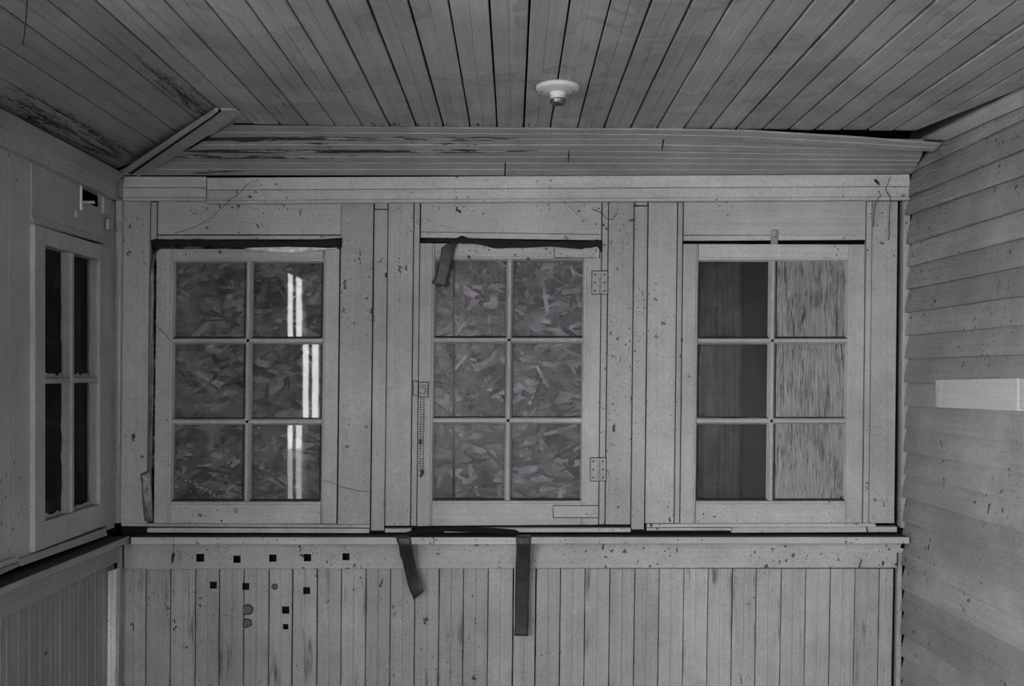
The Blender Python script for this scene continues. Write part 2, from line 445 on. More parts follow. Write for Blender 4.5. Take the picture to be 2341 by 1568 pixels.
def ribbon(name, left, right, mat, parent=None, thick=0.0008, ncross=6, wob=0.0, rag=0.0, **kw):
    """a strip of tape or cloth between two lists of (px, py, dy)"""
    bm = bmesh.new(); rows = []
    n = len(left); sub = 4
    def at(lst, f):
        i = min(int(f), n - 2); u = f - i
        return [lst[i][k] * (1 - u) + lst[i + 1][k] * u for k in range(3)]
    for s in range((n - 1) * sub + 1):
        A, B = at(left, s / sub), at(right, s / sub)
        row = []
        for j in range(ncross + 1):
            t = j / ncross
            rg = (R(-rag, rag) if j in (0, ncross) else 0)
            row.append(bm.verts.new(WB(A[0] * (1 - t) + B[0] * t + (rg if abs(A[0]-B[0]) > abs(A[1]-B[1]) else 0),
                                       A[1] * (1 - t) + B[1] * t + (rg if abs(A[0]-B[0]) <= abs(A[1]-B[1]) else 0),
                                       A[2] * (1 - t) + B[2] * t + R(-wob, wob))))
        rows.append(row)
    for i in range(len(rows) - 1):
        for j in range(ncross): bm.faces.new((rows[i][j], rows[i][j + 1], rows[i + 1][j + 1], rows[i + 1][j]))
    o = obj(name, bm, mat, parent, **kw)
    for p in o.data.polygons: p.use_smooth = True
    md = o.modifiers.new('thickness', 'SOLIDIFY'); md.thickness = thick; md.offset = 0
    return o

# ------------------------------------------------------------------ the shell of the porch
XRO = 1.52
YB = D + 0.16
ZT = ZC + HC + 0.07
XLO = XL - 0.40
box('floor', (XLO, YF, -0.10), (XRO + 0.1, YB + 0.04, 0.0), M['floor'], kind='structure', label='worn painted porch floor below the picture')
box('ground', (-14, -16, -0.34), (14, 12, -0.30), M['earth'], kind='structure', label='bare yard earth around the porch')
wall_back = box('wall_back', (XLO, YB, 0.0), (XRO + 0.1, YB + 0.04, ZT + 0.04), M['shell'], kind='structure', label='grey painted board wall with three six-pane windows')
wall_left = box('wall_left', (XLO - 0.04, 0.98, 0.0), (XLO, YB + 0.04, ZT + 0.04), M['shell'], kind='structure', label='grey painted board wall on the left with a four-pane window')
wall_right = box('wall_right', (XRO, YF, 0.0), (XRO + 0.04, YB + 0.04, ZT + 0.04), M['shell'], kind='structure', label='grey lapped clapboard wall on the right')
ceiling = box('ceiling', (XLO - 0.04, YF, ZT), (XRO + 0.1, YB + 0.04, ZT + 0.04), M['shell'], kind='structure', label='grey beadboard ceiling with sloping edges')
wall_front = box('wall_front', (OPEN[0][0][1], YF - 0.06, 0.0), (OPEN[1][0][0], YF, ZT), M['room'], kind='structure', label='plain wall behind the camera between two added openings')
box('wall_panel', (XLO - 0.04, YF - 0.06, 0.0), (OPEN[0][0][0], YF, ZT), M['room'], wall_front)
box('wall_panel', (OPEN[1][0][1], YF - 0.06, 0.0), (XRO + 0.1, YF, ZT), M['room'], wall_front)
box('lintel', (OPEN[0][0][0], YF - 0.06, OPEN[0][1][1]), (OPEN[0][0][1], YF, ZT), M['room'], wall_front)
box('lintel', (OPEN[1][0][0], YF - 0.06, OPEN[1][1][1]), (OPEN[1][0][1], YF, ZT), M['room'], wall_front)
# near part of the left wall with the doorway that the left window mirrors
box('wall_panel', (XL - 0.02, SIDE_Y[1], 0.0), (XL, DOOR_Y[0], ZT), M['room'], wall_left)
box('wall_panel', (XL - 0.02, YF, 0.0), (XL, SIDE_Y[0], ZT), M['room'], wall_left)
box('lintel', (XL - 0.02, SIDE_Y[0], 2.14), (XL, SIDE_Y[1], ZT), M['room'], wall_left)
box('added_parapet', (XL - 0.02, SIDE_Y[0], 0.0), (XL, SIDE_Y[1], 1.0), M['room'], wall_left)  # added low wall so the daylight enters higher up
for (xa, xb), (za, zb) in OPEN: box('added_parapet', (xa, YF - 0.06, 0.0), (xb, YF, za), M['room'], wall_front)  # added low walls under the front openings, raising the daylight
box('wall_panel', (XLO - 0.04, DOOR_Y[1], 0.0), (XL, 1.02, ZT), M['room'], wall_left)
box('lintel', (XL - 0.02, DOOR_Y[0], 2.05), (XL, DOOR_Y[1], ZT), M['room'], wall_left)
box('wall_panel', (XL - 0.02, 1.02, 0.0), (XL, WL(-139, 900).y, ZT), M['room'], wall_left)
door = thing('door_1', 'narrow open doorway on the left wall near the camera', None, kind='structure')
ym = sum(DOOR_Y) / 2
box('door_post', (XL - 0.016, 0.615, 0.0), (XL - 0.004, 0.655, 2.05), M['room'], door)
box('door_jamb', (XL, DOOR_Y[0] - 0.06, 0.0), (XL + 0.012, DOOR_Y[0], 2.05), M['room'], door)
box('door_jamb', (XL, DOOR_Y[1], 0.0), (XL + 0.012, DOOR_Y[1] + 0.06, 2.05), M['room'], door)
box('added_door_panel', (XL - 0.016, DOOR_Y[0], 0.0), (XL - 0.006, DOOR_Y[1], 0.62), M['room'], door)  # added to close the doorway's foot and dim the lower right wall

# ------------------------------------------------------------------ back wall: boards
def quad(x0, x1, y0, y1, dy, k=-0.0112, sl=0.0):
    f = lambda x, y: WB(lx(x, y, k), y + sl * (x - x0), dy)
    return [f(x0, y0), f(x0, y1), f(x1, y1), f(x1, y0)]
def vb(name, x0, x1, y0, y1, dy=0.0, thick=0.02, mat='wallz', parent=None, sl=0.0, **kw):
    return prism(name, quad(x0 + 0.45, x1 - 0.45, y0, y1, dy, sl=sl), NB, thick, M[mat], parent or wall_back, **kw)
# upright casing boards, joints as in the photo
vb('casing_board', 277.5, 339.5, 460, 1196, 0.000)
vb('casing_board', 340.5, 354.8, 462, 548, 0.000)
vb('casing_board', 775.5, 850.0, 462, 1199, 0.000)
vb('casing_board', 883.4, 941.6, 462, 1202, 0.001)
vb('jamb_strip', 942.8, 956.2, 463, 1202, -0.002)
vb('jamb_strip', 1372.8, 1386.6, 462, 1199, -0.002)
vb('casing_board', 1387.6, 1445.4, 462, 1199, 0.000)
vb('casing_board', 1478.0, 1544.6, 462, 1196, 0.001)
vb('jamb_strip', 1545.6, 1557.6, 462, 1196, -0.002)
vb('jamb_strip', 1977.2, 1990.0, 460, 1196, -0.002)
vb('casing_board', 1991.0, 2049.0, 460, 1196, 0.002)
# battens
vb('batten', 851.5, 882.5, 479.5, 1213, 0.010)
vb('batten_cap', 852.0, 882.0, 464, 477.5, 0.006)
vb('batten', 1446.8, 1477.0, 471.5, 1210.5, 0.010)
vb('batten_cap', 1447.3, 1476.5, 462, 469, 0.003)
# head panels and strips over the windows
vb('head_panel', 356.2, 776.0, 452, 536.2, -0.003, mat='wallx')
vb('head_strip', 356.2, 776.0, 538.2, 547, 0.002, mat='wallx')
vb('head_panel', 957.8, 1371.6, 448, 529.5, -0.003, mat='wallx', sl=0.015)
vb('head_strip', 957.8, 1371.6, 530.3, 543, 0.002, mat='wallx', sl=0.015)
vb('head_panel', 1559.0, 1976.0, 452, 537.2, -0.003, mat='wallx')
vb('head_strip', 1559.0, 1976.0, 538.6, 550.0, 0.002, mat='wallx', sl=-0.005)
# frieze boards under the ceiling slope (short piece at the left end, long piece)
def frieze(x0, x1, ya, yb, yc, sl, dy):
    f = lambda x, y: WB(x, y + sl * (x - x0), dy)
    prism('frieze_board', [f(x0, ya), f(x0, yb - 0.5), f(x1, yb - 0.5), f(x1, ya)], NB, 0.016, M['frieze'], wall_back)
    w = (yc - yb) * S
    pr = [(0, -0.016), (0, -0.001), (0.001 / w, 0), (1 - 0.013 / w, 0), (1 - 0.0115 / w, -0.003), (1 - 0.009 / w, 0.001), (1 - 0.003 / w, 0.001), (1, -0.003), (1, -0.016)]
    profile('frieze_moulding', [f(x0, yb + 0.5), f(x1, yb + 0.5)], [f(x0, yc), f(x1, yc)], NB, pr, M['frieze'], wall_back, 10)
frieze(281, 471.5, 403, 429, 458.5, 0.002, 0.017)
frieze(473, 2080, 406, 434.5, 465.5, -0.0052, 0.022)
# corner posts on the right
prism('corner_post', [WB(2066.5, 458, -0.002), WB(2060.5, 1207, -0.002), WB(2077, 1207, -0.002), WB(2081.5, 458, -0.002)], NB, 0.04, M['wallz'], wall_back)
prism('corner_post', [WB(2053, 1262, -0.004), WB(2045, 1831, -0.004), WB(2058, 1831, -0.004), WB(2063.5, 1262, -0.004)], NB, 0.04, M['wallz'], wall_back)
prism('corner_backing', [WB(2040, 395, -0.045), WB(2030, 1831, -0.045), WB(2090, 1831, -0.045), WB(2100, 395, -0.045)], NB, 0.03, M['dark'], wall_back, 0)

# stool strips, sill, apron
def hb(name, x0, x1, y0, y1, dy, thick=0.03, mat='wallx', sl=0.0, **kw):
    f = lambda x, y: WB(x, y + sl * (x - x0), dy)
    return prism(name, [f(x0, y0), f(x0, y1), f(x1, y1), f(x1, y0)], NB, thick, M[mat], wall_back, **kw)
hb('stool_strip', 277, 845, 1196.5, 1203, 0.010, sl=0.006)
hb('stool_strip', 336, 844, 1207, 1217.5, 0.022, sl=0.003)
hb('stool_strip', 880, 940, 1208.5, 1217.5, 0.020)
hb('stool_strip', 1015, 1442, 1208, 1217.5, 0.020, sl=-0.002)
hb('stool_strip', 1479, 2003, 1198, 1205.5, 0.012, sl=-0.003)
hb('stool_strip', 1479, 1672, 1207, 1213.0, 0.020, sl=-0.001)
hb('stool_strip', 1673, 2051, 1205.5, 1218, 0.020, sl=-0.004)
hb('sill_backing', 277, 2075, 1200, 1232, -0.03, 0.03, 'dark')
hb('sill', 296, 2078, 1229, 1240, 0.082, 0.12, 'grime_and_rim')
hb('sill_nosing', 299, 1180, 1228.5, 1244.5, 0.090, 0.008)
hb('sill_nosing', 1181, 2079.5, 1228, 1243, 0.090, 0.008)
# apron board with square holes
AP = dict(x0=284.0, x1=2050.0, y0=1243.5, y1=1301.0)
APH = [(458, 1275, 9), (542, 1278.5, 8.3), (624, 1276, 8.3), (703, 1275, 8.3), (791, 1273, 8)]
a_ = [WB(AP['x0'], AP['y0'], 0.014), WB(AP['x1'], AP['y0'], 0.014)]
b_ = [WB(AP['x0'], AP['y1'], 0.014), WB(AP['x1'], AP['y1'] - 4, 0.014)]
hl = []
for hx, hy, r in APH:
    hl.append(((hy - r - AP['y0']) / 57.5, (hy + r - AP['y0']) / 57.5, (hx - r - AP['x0']) / (AP['x1'] - AP['x0']), (hx + r - AP['x0']) / (AP['x1'] - AP['x0'])))
profile('apron_board', a_, b_, NB, [(0, -0.014), (0, 0), (0.975, 0), (1, -0.002), (1, -0.014)], M['wallx'], wall_back, 12, 0.0003, holes=hl, solid=0.003)
prism('apron_splinter', [WB(2050, 1244, 0.013), WB(2050, 1264, 0.013), WB(2064, 1263, 0.013), WB(2066, 1254, 0.013), WB(2058, 1252, 0.013), WB(2061, 1244, 0.013)], NB, 0.012, M['wallx'], wall_back, 0)
# wainscot
J = [277, 334, 390.5, 447, 502, 558, 615, 669, 726, 781, 837, 893, 949, 1004.5, 1060, 1116.5, 1174, 1226, 1282, 1338, 1395, 1452, 1507.5, 1564, 1619.5, 1675, 1730, 1787, 1843, 1899, 1956, 2011, 2044]
WH = [(488, 1337.5, 7.8), (562, 1340.5, 7.8), (701, 1350, 7.8), (653, 1394.5, 8.2), (653, 1432.5, 6.0)]
Y0, Y1 = 1300.0, 1831.0
for i in range(len(J) - 1):
    kk = -0.005 - 0.013 * i / 31
    xa, xb = J[i], J[i + 1]
    dyw = R(-0.0015, 0.0015)
    def e(x, y, kk=kk): return WB(x + kk * (y - 1300), y, dyw)
    hs = []
    for hx, hy, r in WH:
        x0, x1 = max(hx - r, xa), min(hx + r, xb)
        if x1 - x0 > 0.5:
            sh = kk * (hy - 1300)
            t0, t1 = (x0 - sh - xa) / (xb - xa), (x1 - sh - xa) / (xb - xa)
            hs.append((max(t0, -0.01), min(t1, 1.01), (hy - r - Y0) / (Y1 - Y0), (hy + r - Y0) / (Y1 - Y0)))
    gap = R(0.0011, 0.0018)
    if i in (6, 7, 16): gap = 0.0021
    if i == 0: gap = 0.0018
    half = i == len(J) - 2
    pr = bead((xb - xa) * S, gap)
    profile('wainscot_board', [e(xa, Y0), e(xa, Y1)], [e(xb, Y0), e(xb, Y1)], NB, pr, M['wains'], wall_back, 14, 0.0004, holes=hs)
prism('wainscot_backing', [WB(270, 1240, -0.028), WB(262, 1835, -0.028), WB(2090, 1835, -0.028), WB(2090, 1240, -0.028)], NB, 0.02, M['dark'], wall_back, 0)
# round knot plugs beside the holes
for px, py, r in ((566, 1393.5, 11), (565.5, 1424, 9.5), (628, 1341, 6)):
    c = WB(px, py, 0.0); rr = r * S
    pts = [c + Vector((math.cos(a) * rr * R(0.85, 1.1), -0.0022, math.sin(a) * rr * R(0.85, 1.1))) for a in [2 * math.pi * k / 14 for k in range(14)]]
    prism('dark_rim', [c + (p - c) * 1.18 + Vector((R(-.001, .001), 0.0012, 0)) for p in pts], NB, 0.003, M['grime_and_rim'], wall_back, 0)  # dark ring showing around the plug
    prism('knot_plug', pts, NB, 0.004, plain('knot_wood', 0.16, 0.7, 0.35, 60), wall_back, 0.0015)

# ------------------------------------------------------------------ windows of the back wall
def sash_window(name, label, xl, xpl, xm, xpr, xr, yt, yp0, ym1, ym2, yp1, yb, glass_cols, slt=0.0, slb=0.0, tilt=None, cut=None):
    w = thing(name, label, None, kind='structure')
    dy = -0.006
    def P(x, y, d=dy): return WB(lx(x, y), y, d)
    rebate = lambda wpx: [(0, -0.034), (0, -0.001), (0.0012 / (wpx * S), 0), (1 - 0.013 / (wpx * S), 0), (1 - 0.0115 / (wpx * S), -0.003), (1 - 0.006 / (wpx * S), -0.004), (1, -0.017), (1, -0.034)]
    top = lambda x: yt + slt * (x - xl)
    bot = lambda x: yb + slb * (x - xl)
    profile('stile', [P(xl, top(xl)), P(xl, bot(xl))], [P(xpl + 3, top(xpl)), P(xpl + 3, bot(xpl))], NB, rebate(xpl + 3 - xl), M['sash'], w, 10, 0.0002)
    profile('stile', [P(xr, top(xr)), P(xr, bot(xr))], [P(xpr - 3, top(xpr)), P(xpr - 3, bot(xpr))], NB, rebate(xr - xpr + 3), M['sash'], w, 10, 0.0002)
    profile('rail', [P(xpl + .6, top(xpl)), P(xpr - .6, top(xpr))], [P(xpl + .6, yp0 + 3), P(xpr - .6, yp0 + 3)], NB, rebate(yp0 + 3 - yt), M['wallx'], w, 8)
    profile('rail', [P(xpl + .6, bot(xpl)), P(xpr - .6, bot(xpr))], [P(xpl + .6, yp1 - 1), P(xpr - .6, yp1 - 1)], NB, rebate(yb - yp1 + 1), M['wallx'], w, 8)
    mp = [(0, -0.018), (0.24, -0.004), (0.30, -0.0045), (0.34, 0), (0.66, 0), (0.70, -0.0045), (0.76, -0.004), (1, -0.018)]
    profile('muntin', [P(xm - 8.5, yp0), P(xm - 8.5, yp1)], [P(xm + 8.5, yp0), P(xm + 8.5, yp1)], NB, mp, M['sash'], w, 8, 0.0002)
    for ymm in (ym1, ym2):
        profile('muntin', [P(xpl, ymm - 8.5), P(xpr, ymm - 8.5)], [P(xpl, ymm + 8.5), P(xpr, ymm + 8.5)], NB, mp, M['sash'], w, 8, 0.0003)
    ys = [yp0, ym1, ym2, yp1]; xs = [xpl, xm, xpr]
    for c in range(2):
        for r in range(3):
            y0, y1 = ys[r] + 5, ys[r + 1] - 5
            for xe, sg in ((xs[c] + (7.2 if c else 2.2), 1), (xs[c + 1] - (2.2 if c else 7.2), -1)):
                prism('edge_dirt', [P(xe, y0, dy - 0.0165), P(xe, y1, dy - 0.0165), P(xe + sg * 2.0, y1, dy - 0.0185), P(xe + sg * 2.0, y0, dy - 0.0185)], NB, 0.0015, M['grime_and_rim'], w, 0)
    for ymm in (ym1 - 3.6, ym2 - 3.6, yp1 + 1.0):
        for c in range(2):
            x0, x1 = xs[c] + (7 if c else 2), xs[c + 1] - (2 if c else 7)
            prism('ledge_dust', [P(x0, ymm - 5.5, dy - 0.0165), P(x0, ymm - 1.2, dy - 0.006), P(x1, ymm - 1.2, dy - 0.006), P(x1, ymm - 5.5, dy - 0.0165)], NB, 0.004, M['grime_and_rim'], w, 0)
    for r in range(3):
        for c in range(2):
            x0, x1, y0, y1 = xs[c] - 1, xs[c + 1] + 1, ys[r] - 1, ys[r + 1] + 1
            ta, tb = (tilt or {}).get((r, c), (R(-0.0006, 0.0006), R(-0.0006, 0.0006)))
            d = dy - 0.0195
            pts = [P(x0, y0, d - ta - tb), P(x0, y1, d - ta + tb), P(x1, y1, d + ta + tb), P(x1, y0, d + ta - tb)]
            if cut == (r, c):
                pts = [pts[0], pts[1], P(x1 - 22, y1, d), P(x1 - 1, y1 - 20, d), pts[3]]
            prism('pane', pts, NB, 0.0025, M[glass_cols[c]], w, 0)
    return w
# a pane turned by a degree moves the mirrored doorway sideways
win1 = sash_window('window_1', 'left six-pane casement window with strand board behind its glass', 355, 392.6, 566, 737, 773, 569, 597, 778.5, 964, 1145.5, 1197, ('glass', 'glass'),
                   tilt={(0, 1): (0.0, 0.0), (1, 1): (0.0022, 0.0), (2, 1): (0.0, 0.0)})
win2 = sash_window('window_2', 'middle six-pane casement window with hinges, latch and mending plates', 957.4, 990.7, 1163, 1332.7, 1371.4, 556, 592, 777, 961, 1143.5, 1202.5, ('glassr', 'glassr'), slb=-0.008)
win3 = sash_window('window_3', 'right six-pane casement window with whitewashed right-hand panes', 1559, 1594, 1765, 1937, 1974.5, 557.5, 594, 778.5, 962, 1144, 1197, ('glassl', 'wash'), slt=0.003, slb=-0.006, cut=(2, 1))

# hinges with leaves, barrel and screws
def dark_rim(x0, x1, y0, y1, dy, parent):  # dark plate slightly larger than the fitting, outlining it
    prism('dark_rim', [WB(x0 - 1.3, y0 - 1.6, dy), WB(x0 - 1.3, y1 + 1.2, dy), WB(x1 + 1.3, y1 + 1.2, dy), WB(x1 + 1.3, y0 - 1.6, dy)], NB, 0.003, M['grime_and_rim'], parent, 0)
def hinge(px, py, h, parent):
    hg = prism('hinge', [WB(px - 18, py, 0.004), WB(px - 18.4, py + h, 0.004), WB(px - 2, py + h, 0.004), WB(px - 2, py, 0.004)], NB, 0.003, M['metalp'], parent, 0.0008)
    prism('hinge_leaf', [WB(px + 2, py, 0.005), WB(px + 2, py + h, 0.005), WB(px + 17, py + h, 0.005), WB(px + 17, py, 0.005)], NB, 0.003, M['metalp'], hg, 0.0008)
    dark_rim(px - 18.2, px + 17, py, py + h, 0.0015, hg)
    for k in range(3):
        y0, y1 = py + h * k / 3 + 0.5, py + h * (k + 1) / 3 - 0.5
        tube('hinge_barrel', [WB(px - 0.2, y0, 0.006), WB(px - 0.2, y1, 0.006)], 0.0042, M['metalp'], hg, 10)
        for sx in (-12, 10):
            yy = py + h * (0.14 + 0.36 * k)
            lathe('screw', [(0.0032, 0.0), (0.0032, -0.0008), (0.0022, -0.0014), (0.0012, -0.0008)], WB(px + sx, yy, 0.0045), M['chain'], hg, 10, 'y')
hinge(1372, 620, 52, win2)
hinge(1368.5, 1047, 52, win2)
prism('mending_plate', [WB(1268, 558, 0.006), WB(1268, 588, 0.006), WB(1370, 589, 0.006), WB(1371, 560, 0.006)], NB, 0.012, M['wallx'], win2, 0.001)
prism('mending_plate', [WB(1265, 1156.5, 0.008), WB(1266, 1182.5, 0.008), WB(1368, 1183, 0.008), WB(1368.5, 1157, 0.008)], NB, 0.014, M['wallx'], win2, 0.001)
dark_rim(1268, 1370.5, 559, 588.5, -0.003, win2)
dark_rim(1265.5, 1368.2, 1156.7, 1182.8, -0.003, win2)
# latch: keeper on the jamb, case on the sash, knob
lt = prism('latch', [WB(957.5, 881, 0.006), WB(957.5, 903, 0.006), WB(977.5, 903, 0.006), WB(977.5, 881, 0.006)], NB, 0.012, M['metalp'], win2, 0.001)
prism('latch_plate', [WB(957.5, 874.5, 0.003), WB(957.5, 907, 0.003), WB(978.5, 907, 0.003), WB(978.5, 874.5, 0.003)], NB, 0.009, M['metalp'], lt, 0.0008)
prism('latch_keeper', [WB(945.5, 872, 0.006), WB(945.5, 903.5, 0.006), WB(955, 903.5, 0.006), WB(955, 872, 0.006)], NB, 0.008, M['metalp'], lt, 0.001)
dark_rim(957.5, 978.5, 874.5, 907, 0.0005, lt)
dark_rim(945.5, 955, 872, 903.5, 0.0012, lt)
dark_rim(958.5, 976.5, 882, 902, 0.0042, lt)
lathe('latch_knob', [(0.006, 0.004), (0.006, -0.002), (0.011, -0.004), (0.0125, -0.010), (0.010, -0.015), (0.004, -0.017)], WB(966, 892, 0.006), M['metalp'], lt, 20, 'y')
# wooden turn button over the right window
tb = prism('turn_button', [WB(1762, 527, 0.012), WB(1765, 557, 0.012), WB(1780, 556, 0.012), WB(1778.5, 525, 0.012), WB(1770, 523, 0.012)], NB, 0.02, M['wood'], win3, 0.006)
lathe('screw', [(0.003, 0), (0.003, -0.001), (0.001, -0.0014)], WB(1773, 541, 0.012), M['chain'], tb, 10, 'y')

# ball chain hanging from the latch in two rows
ch = thing('ball_chain', 'tarnished ball chain hanging doubled from the window latch', 'chain')
bm = bmesh.new()
for col, (xa, xb) in enumerate(((961.8, 960.0), (968.8, 967.0))):
    y = 908.0
    while y < 1078:
        u = (y - 908) / 170
        bmesh.ops.create_icosphere(bm, subdivisions=1, radius=0.0027 * R(0.8, 1.15), matrix=__import__('mathutils').Matrix.Translation(WB(xa + (xb - xa) * u + R(-.4, .4), y, 0.001)))
        y += 5.6
obj('chain_beads', bm, M['chain'], ch, kind='stuff')
tube('connector', [WB(961, 1005, 0.001), WB(960.5, 1016, 0.001)], [0.005, 0.004], M['chain'], ch, 8)
tube('end_fitting', [WB(963.5, 1074, 0.001), WB(966, 1080, 0.002), WB(961, 1090, 0.001)], [0.005, 0.006, 0.003], M['chain'], ch, 8)

# ------------------------------------------------------------------ behind the glass
def strand_board(label, x0, x1, y0, y1, dy, n, lo, hi, seed):
    rnd = random.Random(seed)
    p = prism('strand_board', [WB(x0, y0, dy), WB(x0, y1, dy), WB(x1, y1, dy), WB(x1, y0, dy)], NB, 0.011, plain('strand_board_core', (lo + hi) * 0.36, 0.8, 0.3, 14), None, 0, label=label, cat='board', group='strand boards behind the windows')
    bm = bmesh.new(); lay = bm.loops.layers.float_color.new('tone')
    A, B = WB(x0, y0, dy), WB(x1, y1, dy)
    for i in range(n):
        cx, cz = rnd.uniform(A.x, B.x), rnd.uniform(B.z, A.z)
        L = rnd.uniform(0.035, 0.14); W = rnd.uniform(0.007, 0.026)
        a = rnd.gauss(0, 0.55) + (math.pi / 2 if rnd.random() < 0.08 else 0)
        u = Vector((math.cos(a), 0, math.sin(a))); v = Vector((-u.z, 0, u.x))
        y = A.y - 0.0004 - rnd.random() * 0.0030
        pts = [(-L / 2, -W * rnd.uniform(0.1, 0.5)), (-L * rnd.uniform(.2, .4), -W / 2), (L * rnd.uniform(.2, .4), -W / 2), (L / 2, -W * rnd.uniform(0, 0.4)), (L / 2 * rnd.uniform(.8, 1), W * rnd.uniform(.2, .5)), (0, W / 2 * rnd.uniform(.8, 1)), (-L / 2 * rnd.uniform(.8, 1), W * rnd.uniform(.2, .5))]
        vs_ = []
        for (q1, q2) in pts:
            pp = Vector((cx, y, cz)) + u * q1 + v * q2
            pp.x = min(max(pp.x, A.x), B.x); pp.z = min(max(pp.z, B.z), A.z)
            vs_.append(bm.verts.new(pp))
        try: f = bm.faces.new(vs_)
        except ValueError: continue
        t = lo + (hi - lo) * rnd.random() ** 2.0
        for lp in f.loops: lp[lay] = (t, t * 0.97, t, 1)
    s = obj('wood_strands', bm, M['osb'], p, kind='stuff')
    return p
strand_board('strand board panel behind the left window', 345, 783, 560, 1190, -0.062, 1300, 0.015, 0.46, 1)
strand_board('narrow strand board sheet behind the left edge of the middle window', 945, 1035, 560, 1190, -0.064, 320, 0.015, 0.40, 2)
strand_board('wide strand board sheet behind the middle window', 1040.5, 1385, 560, 1190, -0.060, 1100, 0.02, 0.52, 3)
# curtain behind the right window
bm = bmesh.new(); rows = []
for i in range(33):
    t = i / 32
    x = 1578 + 118 * t
    wav = 0.012 * math.sin(t * 17) + 0.006 * math.sin(t * 41 + 1)
    rows.append([bm.verts.new(WB(x + 3 * math.sin(k * 0.9 + t * 5), y, -0.085 + wav * (0.6 + 0.4 * k / 8))) for k, y in enumerate([555 + 80 * j for j in range(9)])])
for i in range(32):
    for k in range(8): bm.faces.new((rows[i][k], rows[i + 1][k], rows[i + 1][k + 1], rows[i][k + 1]))
cu = obj('curtain', bm, M['curtain'], None, label='dusty pale curtain hanging behind the left panes of the right window', cat='curtain')
for p in cu.data.polygons: p.use_smooth = True
cu.modifiers.new('thickness', 'SOLIDIFY').thickness = 0.001
# litter caught behind the lowest left pane
rnd = random.Random(11)
def litter(name, mat, n, spread, label, r0, r1, seed):
    rnd = random.Random(seed); bm = bmesh.new()
    for i in range(n):
        u = rnd.random() ** 1.3; hmax = (1 - u) ** 0.8
        px = 396 + spread * u; py = 1148 - 62 * hmax * rnd.random() ** (1.0)
        c = WB(px, py, -0.032 - 0.017 * rnd.random())
        a = Vector((rnd.gauss(0, 1), rnd.gauss(0, .6), rnd.gauss(0, 1))).normalized(); b = a.orthogonal().normalized()
        r = rnd.uniform(r0, r1)
        vs_ = [bm.verts.new(c + a * r), bm.verts.new(c + b * r * .5), bm.verts.new(c - a * r), bm.verts.new(c - b * r * .4 + a.cross(b) * r * .3)]
        bm.faces.new(vs_)
    return obj(name, bm, mat, LIT, kind='stuff')
LIT = thing('leaf_litter', 'dark leaf litter with shiny scraps behind the lowest left pane of the left window', 'litter', kind='stuff')
litter('dead_leaves', M['leaf'], 1000, 100, '', 0.004, 0.013, 5)
litter('plastic_scraps', M['film'], 170, 130, '', 0.002, 0.008, 6)

# ------------------------------------------------------------------ tapes and torn strips on the back wall
def strip(name, mat, left, right, label, group=None, parent=None, cat='tape', **kw):
    return ribbon(name, left, right, M[mat], parent, label=label, cat=cat, group=group, **kw)
strip('tape_strip', 'tape', [(904, 1223, 0.05), (906, 1228, 0.096), (911, 1246, 0.096), (915, 1266, 0.070), (922, 1290, 0.046), (932, 1336, 0.034), (946.5, 1371, 0.036)],
      [(935, 1223, 0.05), (938, 1228, 0.097), (941, 1246, 0.098), (945.5, 1266, 0.076), (949.5, 1290, 0.052), (961, 1333, 0.042), (969, 1351, 0.046)],
      'short slanting dark tape strip hanging from the sill below the middle window', rag=1.0, wob=0.001)
strip('tape_strip', 'tape', [(1182, 1222, 0.05), (1181.5, 1227.5, 0.096), (1181, 1246, 0.096), (1180, 1268, 0.074), (1178, 1330, 0.050), (1177, 1430, 0.042), (1175.5, 1453, 0.045)],
      [(1213, 1222, 0.05), (1213.5, 1227.5, 0.096), (1213, 1246, 0.096), (1212, 1268, 0.074), (1210, 1330, 0.050), (1208, 1430, 0.042), (1207, 1454, 0.045)],
      'long straight dark tape strip hanging from the sill below the middle window', rag=0.5, wob=0.0008)
strip('tape_strip', 'black', [(900, 1222, 0.05), (938, 1215, 0.03), (975, 1205, 0.02), (1060, 1204, 0.015), (1120, 1206, 0.02), (1178, 1211, 0.03), (1190, 1220, 0.05)],
      [(904, 1227, 0.07), (940, 1225, 0.07), (985, 1217, 0.05), (1010, 1214, 0.04), (1060, 1216, 0.04), (1150, 1221, 0.05), (1200, 1226, 0.07)],
      'crumpled black tape lying in the gap between sill and middle window', rag=1.2, wob=0.002)
strip('tape_strip', 'black', [(346, 557, 0.008), (352, 546, 0.010), (430, 547, 0.006), (520, 549, 0.006), (600, 549, 0.006), (660, 551, 0.006), (710, 548, 0.006), (782, 545, 0.008)],
      [(358, 573, 0.008), (372, 563, 0.008), (430, 562, 0.006), (500, 564, 0.006), (550, 568, 0.007), (570, 566, 0.007), (660, 564, 0.006), (781, 567, 0.008)],
      'torn black tape along the top of the left window', rag=1.6, wob=0.0012)
strip('plastic_film', 'film', [(560, 562, 0.003), (620, 563, 0.003), (690, 562, 0.004), (772, 565, 0.003)],
      [(560, 569, 0.004), (620, 577, 0.004), (690, 577, 0.005), (772, 567, 0.004)],
      'crinkled clear film under the black tape of the left window', cat='plastic film', rag=1.0, wob=0.002)
strip('tape_strip', 'tapel', [(342, 610, 0.004), (341, 720, 0.003), (340, 900, 0.002), (339, 1030, 0.002), (338, 1085, 0.003), (343, 1192, 0.003)],
      [(352, 578, 0.002), (351.5, 720, 0.002), (350.5, 900, 0.002), (348, 1030, 0.002), (346, 1085, 0.003), (346, 1192, 0.003)],
      'narrow dusty grey tape down the left edge of the left window', rag=0.8, wob=0.0004)
